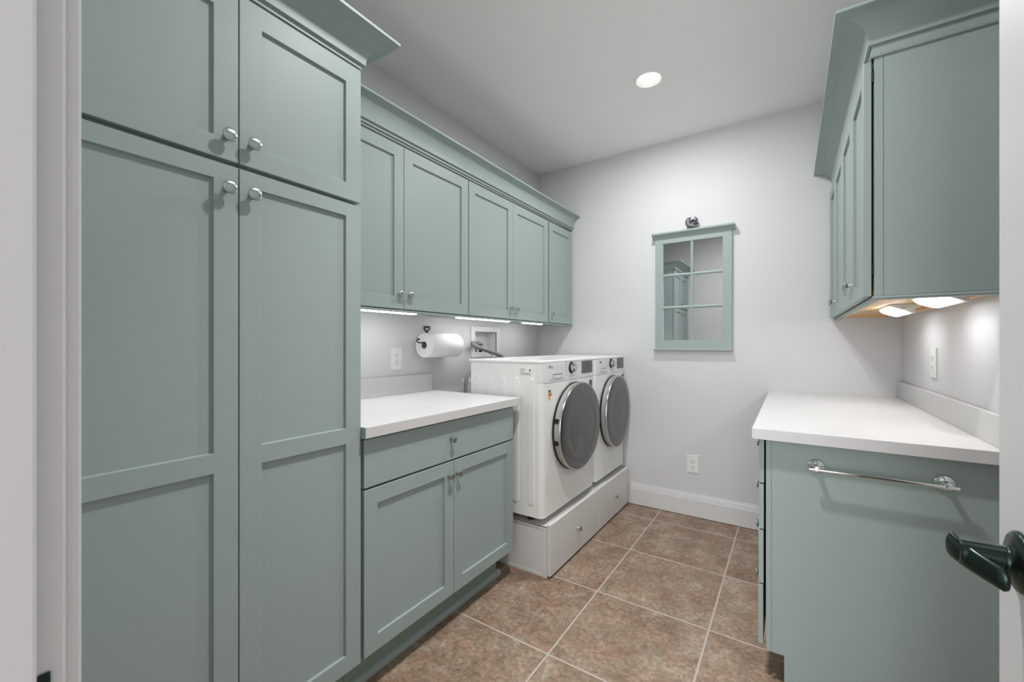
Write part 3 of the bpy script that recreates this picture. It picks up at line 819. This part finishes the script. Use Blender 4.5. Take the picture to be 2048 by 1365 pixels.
t = thing('paper_towel_roll', 'white roll of quilted paper towels on the black holder', 'paper towels', (RX, (RY0 + RY1) / 2, RZ))
bm = bmesh.new()
lathe(bm, (RX, RY0, RZ), (0, 1, 0), [(0.0215, 0.0), (0.070, 0.0), (0.0728, 0.003), (0.0728, RY1 - RY0 - 0.003), (0.070, RY1 - RY0), (0.0215, RY1 - RY0), (0.0215, 0.0)], 56)
obj('paper', bm, M['paper'], t, smooth=40)
bm = bmesh.new()
lathe(bm, (RX, RY0 + 0.001, RZ), (0, 1, 0), [(0.0213, 0.0), (0.0213, RY1 - RY0 - 0.002), (0.0198, RY1 - RY0 - 0.002), (0.0198, 0.0), (0.0213, 0.0)], 32)
obj('core', bm, M['card'], t, smooth=40)

# ------------------------------------------------------------------ mirror on the back wall with squirrel figurine
YM = 3.178
t = thing('wall_mirror', 'sage green six-pane window-frame mirror with a ledge on the back wall', 'mirror', (-0.59, YB, 1.186))
mx0, mx1, mz0, mz1 = -0.842, -0.333, 1.198, 2.035
gx0, gx1, gz0, gz1 = -0.786, -0.390, 1.262, 1.974
bm = bmesh.new()
box(bm, mx0, gx0, YM, YB - 0.001, mz0, mz1); box(bm, gx1, mx1, YM, YB - 0.001, mz0, mz1); box(bm, gx0, gx1, YM, YB - 0.001, mz0, gz0); box(bm, gx0, gx1, YM, YB - 0.001, gz1, mz1)
obj('frame', bm, M['sage'], t, bevel=0.0012)
bm = bmesh.new(); r = 0.0104
def muntin(bm, p, q):
    p, q = Vector(p), Vector(q); d = (q - p).normalized(); s = Vector((0, -1, 0)).cross(d)
    pr = [(-1, 0), (-0.9, 0.35), (-0.45, 0.8), (0, 0.95), (0.45, 0.8), (0.9, 0.35), (1, 0)]
    A = [bm.verts.new(p + s * r * a + Vector((0, -r * b, 0))) for a, b in pr]; B = [bm.verts.new(q + s * r * a + Vector((0, -r * b, 0))) for a, b in pr]
    n = len(pr)
    for k in range(n): bm.faces.new((A[k], A[(k + 1) % n], B[(k + 1) % n], B[k]))
    bm.faces.new(A); bm.faces.new(B)
ybk = YM + 0.012
muntin(bm, (-0.588, ybk, gz0), (-0.588, ybk, gz1)); muntin(bm, (gx0, ybk, 1.502), (gx1, ybk, 1.502)); muntin(bm, (gx0, ybk, 1.738), (gx1, ybk, 1.738))
obj('muntins', bm, M['sage'], t, smooth=40)
obj('glass', bx(gx0 - 0.004, gx1 + 0.004, ybk, ybk + 0.004, gz0 - 0.004, gz1 + 0.004), M['mirror'], t, label='mirrored glass')
bm = bmesh.new()
lp = [(YB - 0.001, 2.016), (YM - 0.002, 2.016), (YM - 0.006, 2.022), (YM - 0.018, 2.030), (YM - 0.030, 2.034), (YM - 0.036, 2.037), (YM - 0.038, 2.043), (YM - 0.036, 2.049), (YM - 0.030, 2.052), (YB - 0.001, 2.052)]
A = [bm.verts.new((mx0 - 0.018, y, z)) for y, z in lp]; B = [bm.verts.new((mx1 + 0.018, y, z)) for y, z in lp]
for k in range(len(lp)): bm.faces.new((A[k], A[(k + 1) % len(lp)], B[(k + 1) % len(lp)], B[k]))
bm.faces.new(A); bm.faces.new(B)
obj('top_ledge', bm, M['sage'], t, smooth=35)
obj('bottom_ledge', bx(mx0 - 0.012, mx1 + 0.006, YM - 0.012, YB - 0.001, 1.187, 1.199), M['sage'], t, bevel=0.004, seg=3)

def squirrel(cx, cy, zb):
    me = bpy.data.meshes.new('squirrel_figurine'); bm = bmesh.new()
    sk = bm.verts.layers.skin.verify()
    def nv(p, r):
        v = bm.verts.new((p[0], p[1], p[2])); v[sk].radius = (r[0] if isinstance(r, tuple) else r, r[1] if isinstance(r, tuple) else r); return v
    def ch(a, ps):
        for p, r in ps:
            b = nv(p, r); bm.edges.new((a, b)); a = b
        return a
    hip = nv((0.002, 0, 0.024), 0.0245)
    hip[sk].use_root = True
    chest = nv((0.009, 0, 0.040), 0.0225); bm.edges.new((hip, chest))
    hd = nv((0.0235, 0, 0.0615), 0.0148); bm.edges.new((chest, hd))
    ch(hd, [((0.033, 0, 0.0590), 0.0092), ((0.0395, 0, 0.0570), 0.0048)])
    for s in (-1, 1):
        ch(hd, [((0.0210, s * 0.009, 0.0735), 0.0060), ((0.0195, s * 0.0105, 0.0830), 0.0022)])
        ch(chest, [((0.027, s * 0.010, 0.039), 0.0080), ((0.036, s * 0.007, 0.036), 0.0062), ((0.0405, s * 0.003, 0.042), 0.0050)])
        ch(hip, [((0.013, s * 0.017, 0.015), 0.0135), ((0.027, s * 0.016, 0.007), 0.0070), ((0.038, s * 0.014, 0.006), 0.0056)])
    ch(hip, [((-0.017, 0, 0.022), 0.0205), ((-0.0250, 0, 0.038), 0.0215), ((-0.0280, 0, 0.056), 0.0205), ((-0.0230, 0, 0.0700), 0.0170), ((-0.0130, 0, 0.0760), 0.0120), ((-0.0085, 0, 0.0700), 0.0080)])
    for v in bm.verts: v.co.z += 0.0005
    bm.to_mesh(me); bm.free()
    me.materials.append(M['pewter'])
    o = bpy.data.objects.new('squirrel_figurine', me); link(o)
    o.location = (cx, cy, zb); o.scale = (1.02, 0.9, 1.0)
    o.modifiers.new('skin', 'SKIN').use_smooth_shade = True
    s = o.modifiers.new('sub', 'SUBSURF'); s.levels = 2; s.render_levels = 2
    tag(o, 'small pewter squirrel figurine standing on the mirror ledge', 'figurine')
squirrel(-0.583, 3.166, 2.0525)

# ------------------------------------------------------------------ right wall cabinets
XRF = 0.198
YR = 1.775
ZR0, ZR1 = 1.389, 2.154
def upper_right(y0, y1, doors, label, near):
    c = thing('upper_cabinet', label, 'cabinet', (0.37, (y0 + y1) / 2, 1.378))
    bm = bmesh.new()
    x0, x1 = XRF + 0.026, XRC
    box(bm, x0, x1, y0, y1, 1.412, 2.19)                                   # box
    obj('carcass', bm, M['sage'], c)
    bm = bmesh.new()
    box(bm, x0, x1, y0, y1, 1.4060, 1.4118)
    box(bm, x0, x0 + 0.045, y0 + 0.001, y1, 1.389, 1.4060); box(bm, x1 - 0.02, x1, y0, y1, 1.389, 1.4060)
    if near: box(bm, x0 + 0.045, x1 - 0.02, y0 + 0.001, y0 + 0.045, 1.389, 1.4060)
    else: box(bm, x0 + 0.045, x1 - 0.02, y1 - 0.03, y1, 1.389, 1.4060)
    obj('bottom_panel', bm, M['wood'], c, label='bare wood underside')
    if near:
        bm = bmesh.new()
        box(bm, x0, 0.2455, YR - 0.0025, YR, 1.389, 2.168); box(bm, 0.2475, XRC, YR - 0.0025, YR, 1.3895, 2.168)
        obj('end_panel', bm, M['sage'], c, bevel=0.0005)
        for zz in (1.475, 2.10):
            obj('hinge', bx(0.2195, 0.2238, YR + 0.001, YR + 0.006, zz - 0.016, zz + 0.016), M['bronze'], c, bevel=0.001)
    for (a, b, ky) in doors:
        d = shaker('door', c, XRF, -1, a, b, ZR0, ZR1, 0.056)
        knob(d, (XRF, ky, 1.462), (-1, 0, 0), 0.0155)
    return c
upper_right(YR, 2.482, [(YR + 0.004, 2.121, 2.092), (2.124, 2.480, 2.153)], 'sage green two-door wall cabinet on the right nearest the doorway', True)
upper_right(2.4825, YBC, [(2.486, 2.862, 2.832), (2.865, 3.188, 2.895)], 'sage green two-door wall cabinet on the right next to the back wall', False)
bm = bmesh.new()
sweep(bm, [(XRF + 0.0215, YBC, -1, 0), (XRF + 0.0215, YR - 0.0032, -1, -1), (XRC, YR - 0.0032, 0, -1)], [(0.0, 2.158)] + [(0.006, 2.1585), (0.008, 2.163), (0.003, 2.168), (0.003, 2.184)] + [(max(0.0, o_), z_) for o_, z_ in crown_prof(2.184, 0.106, 0.100)[1:]])
tag(obj('crown_moulding', bm, M['sage'], None, smooth=30), 'sage green crown moulding around the top of the right wall cabinets', 'moulding')
bm = bmesh.new()
sweep(bm, [(XRF + 0.028, YB, -1, 0), (XRF + 0.028, YR - 0.003, -1, -1), (XR, YR - 0.003, 0, -1)], [(-0.012, 1.3888), (0.0, 1.3888), (0.007, 1.3865), (0.009, 1.382), (0.006, 1.3765), (-0.012, 1.3755)])
tag(obj('light_rail', bm, M['sage'], None, smooth=30), 'thin sage green light rail under the right wall cabinets', 'moulding')
def angled_light(x0, x1, y0, y1, zt, zl, label):
    """wedge fixture: opaque housing on the wall side, lit lens facing down and into the room"""
    c = thing('under_cabinet_downlight', label, 'light', ((x0 + x1) / 2, (y0 + y1) / 2, zt))
    bm = bmesh.new()
    A = [bm.verts.new((x, y0, z)) for x, z in ((x0, zt), (x1, zt), (x1, zl), (x1 - 0.006, zl), (x0, zt - 0.006))]
    B = [bm.verts.new((v.co.x, y1, v.co.z)) for v in A]
    for k in range(5): bm.faces.new((A[k], A[(k + 1) % 5], B[(k + 1) % 5], B[k]))
    bm.faces.new(A); bm.faces.new(B)
    obj('housing', bm, M['plastic'], c, bevel=0.0015)
    bm = bmesh.new()
    w = x1 - 0.009 - x0; t = Vector((w, 0, zl - zt + 0.0085)).normalized(); n = Vector((t.z, 0, -t.x))
    if n.z > 0: n = -n
    L = math.hypot(w, zl - zt + 0.0085); cy = (y0 + y1) / 2; hl = (y1 - y0) / 2 - 0.010
    o = Vector((x0 + 0.001, cy, zt - 0.0065)) + t * (L / 2)
    pts = []
    for k in range(13):
        a = PI * k / 12; pts.append((L * 0.46 * math.cos(a), hl - L * 0.42 + L * 0.42 * math.sin(a)))
    for k in range(13):
        a = PI + PI * k / 12; pts.append((L * 0.46 * math.cos(a), -hl + L * 0.42 + L * 0.42 * math.sin(a)))
    rows = [[bm.verts.new(o + t * (u * s) + Vector((0, v * (1 - (1 - s) * 0.3), 0)) + n * d) for u, v in pts] for s, d in ((1, -0.0005), (0.98, 0.005), (0.82, 0.009))]
    for P, Q in zip(rows, rows[1:]):
        for k in range(26): bm.faces.new((P[k], P[(k + 1) % 26], Q[(k + 1) % 26], Q[k]))
    bm.faces.new(rows[-1]); bm.faces.new(rows[0])
    obj('lens', bm, M['barR'], c, smooth=50, label='glowing white lens')
angled_light(0.355, 0.440, 2.425, 2.715, 1.4055, 1.3660, 'oblong lit lens under the right wall cabinets nearer the back wall')
angled_light(0.375, 0.460, 1.86, 2.150, 1.4055, 1.3660, 'oblong lit lens under the right wall cabinets nearer the doorway')
cable('power_cord', [(0.40, 2.427, 1.388), (0.41, 2.36, 1.380), (0.415, 2.23, 1.384), (0.42, 2.148, 1.388)], 0.0035, M['cord'], 'pale cable between the two oblong lights under the right cabinets')

# ------------------------------------------------------------------ right base cabinets + worktop
XRB = -0.098
YP = 1.785
c = thing('base_cabinet', 'sage green four-drawer base cabinet with plain end panel and towel bar', 'cabinet', (0.2, 2.1, 0))
obj('carcass', bx(XRB + 0.030, XRC, YP + 0.003, 2.42, 0.114, 0.8885), M['sage'], c)
obj('toe_kick', bx(-0.018, XRC, YP + 0.003, 2.42, 0.0, 0.114), M['kick'], c)
bm = bmesh.new()
box(bm, -0.0762, -0.0600, YP, YP + 0.003, 0.114, 0.8885); box(bm, -0.0584, XRC, YP, YP + 0.003, 0.114, 0.8885); box(bm, -0.0205, XRC, YP, YP + 0.003, 0.0, 0.114)
obj('end_panel', bm, M['sage'], c, bevel=0.0004)
for i, (za, zb) in enumerate(((0.722, 0.882), (0.552, 0.717), (0.352, 0.547), (0.130, 0.347))):
    d = shaker('drawer', c, XRB - 0.002 * i * 0.5, -1, YP + 0.003, 2.417, za, zb, th=0.016, flat=True)
    knob(d, (XRB - 0.001 * i, 2.06, (0.815, 0.638, 0.470, 0.264)[i]), (-1, 0, 0), 0.0165, 0.024)
c = thing('base_cabinet', 'sage green two-door base cabinet on the right against the back wall', 'cabinet', (0.2, 2.8, 0))
obj('carcass', bx(XRB + 0.026, XRC, 2.4205, YBC, 0.114, 0.8885), M['sage'], c)
obj('toe_kick', bx(-0.018, XRC, 2.4205, YBC, 0.0, 0.114), M['kick'], c)
for a, b, ky in ((2.4235, 2.812, 2.782), (2.815, 3.19, 2.845)):
    d = shaker('door', c, XRB, -1, a, b, 0.130, 0.882, 0.056); knob(d, (XRB, ky, 0.82), (-1, 0, 0), 0.0165, 0.024)
RZT = 0.928
c = thing('worktop', 'white laminate worktop with backsplash along the right wall', 'worktop', (0.2, 2.47, 0.889))
obj('slab', bx(-0.1185, XRC, 1.745, YBC, 0.889, RZT), M['lam'], c, bevel=0.0015)
obj('backsplash', bx(0.505, XRC, 1.745, YBC, RZT, 1.022), M['lam'], c, bevel=0.0015)

t = thing('towel_rail', 'polished chrome towel bar on the green cabinet end panel', 'towel bar', (0.232, YP, 0.81))
for xx in (0.073, 0.388):
    bm = bmesh.new()
    lathe(bm, (xx, YP, 0.811), (0, -1, 0), [(0.0245, 0), (0.0245, 0.004), (0.0215, 0.008), (0.0125, 0.011), (0.0085, 0.014), (0.0075, 0.030), (0.0085, 0.036), (0.0105, 0.0395), (0.0105, 0.046), (0.007, 0.049), (0, 0.0495)], 32)
    obj('bracket', bm, M['chrome'], t, smooth=35)
bm = bmesh.new()
cyl(bm, (0.050, YP - 0.043, 0.808), (1, 0, 0), 0.0062, 0.361, 24)
obj('bar', bm, M['chrome'], t, bevel=0.001, smooth=40)

# ------------------------------------------------------------------ world, camera, view
w = bpy.data.worlds.new('World'); S.world = w; w.use_nodes = True
w.node_tree.nodes['Background'].inputs[0].default_value = (0.9, 0.93, 1, 1); w.node_tree.nodes['Background'].inputs[1].default_value = 0.0

F = 833.5
cam = bpy.data.cameras.new('camera'); co = bpy.data.objects.new('camera', cam); link(co)
cam.sensor_fit = 'HORIZONTAL'; cam.sensor_width = 36; cam.lens = F / 2048 * 36; cam.shift_y = 6.8 / 2048; cam.clip_start = 0.02
co.location = (0, 0, 1.232); co.rotation_euler = (PI / 2, 0, math.atan(558 / F))
cam.dof.use_dof = True; cam.dof.focus_distance = 2.2; cam.dof.aperture_fstop = 9
S.camera = co
S.view_settings.view_transform = 'Standard'; S.view_settings.look = 'None'
S.view_settings.exposure = 0.17
S.view_settings.use_curve_mapping = False
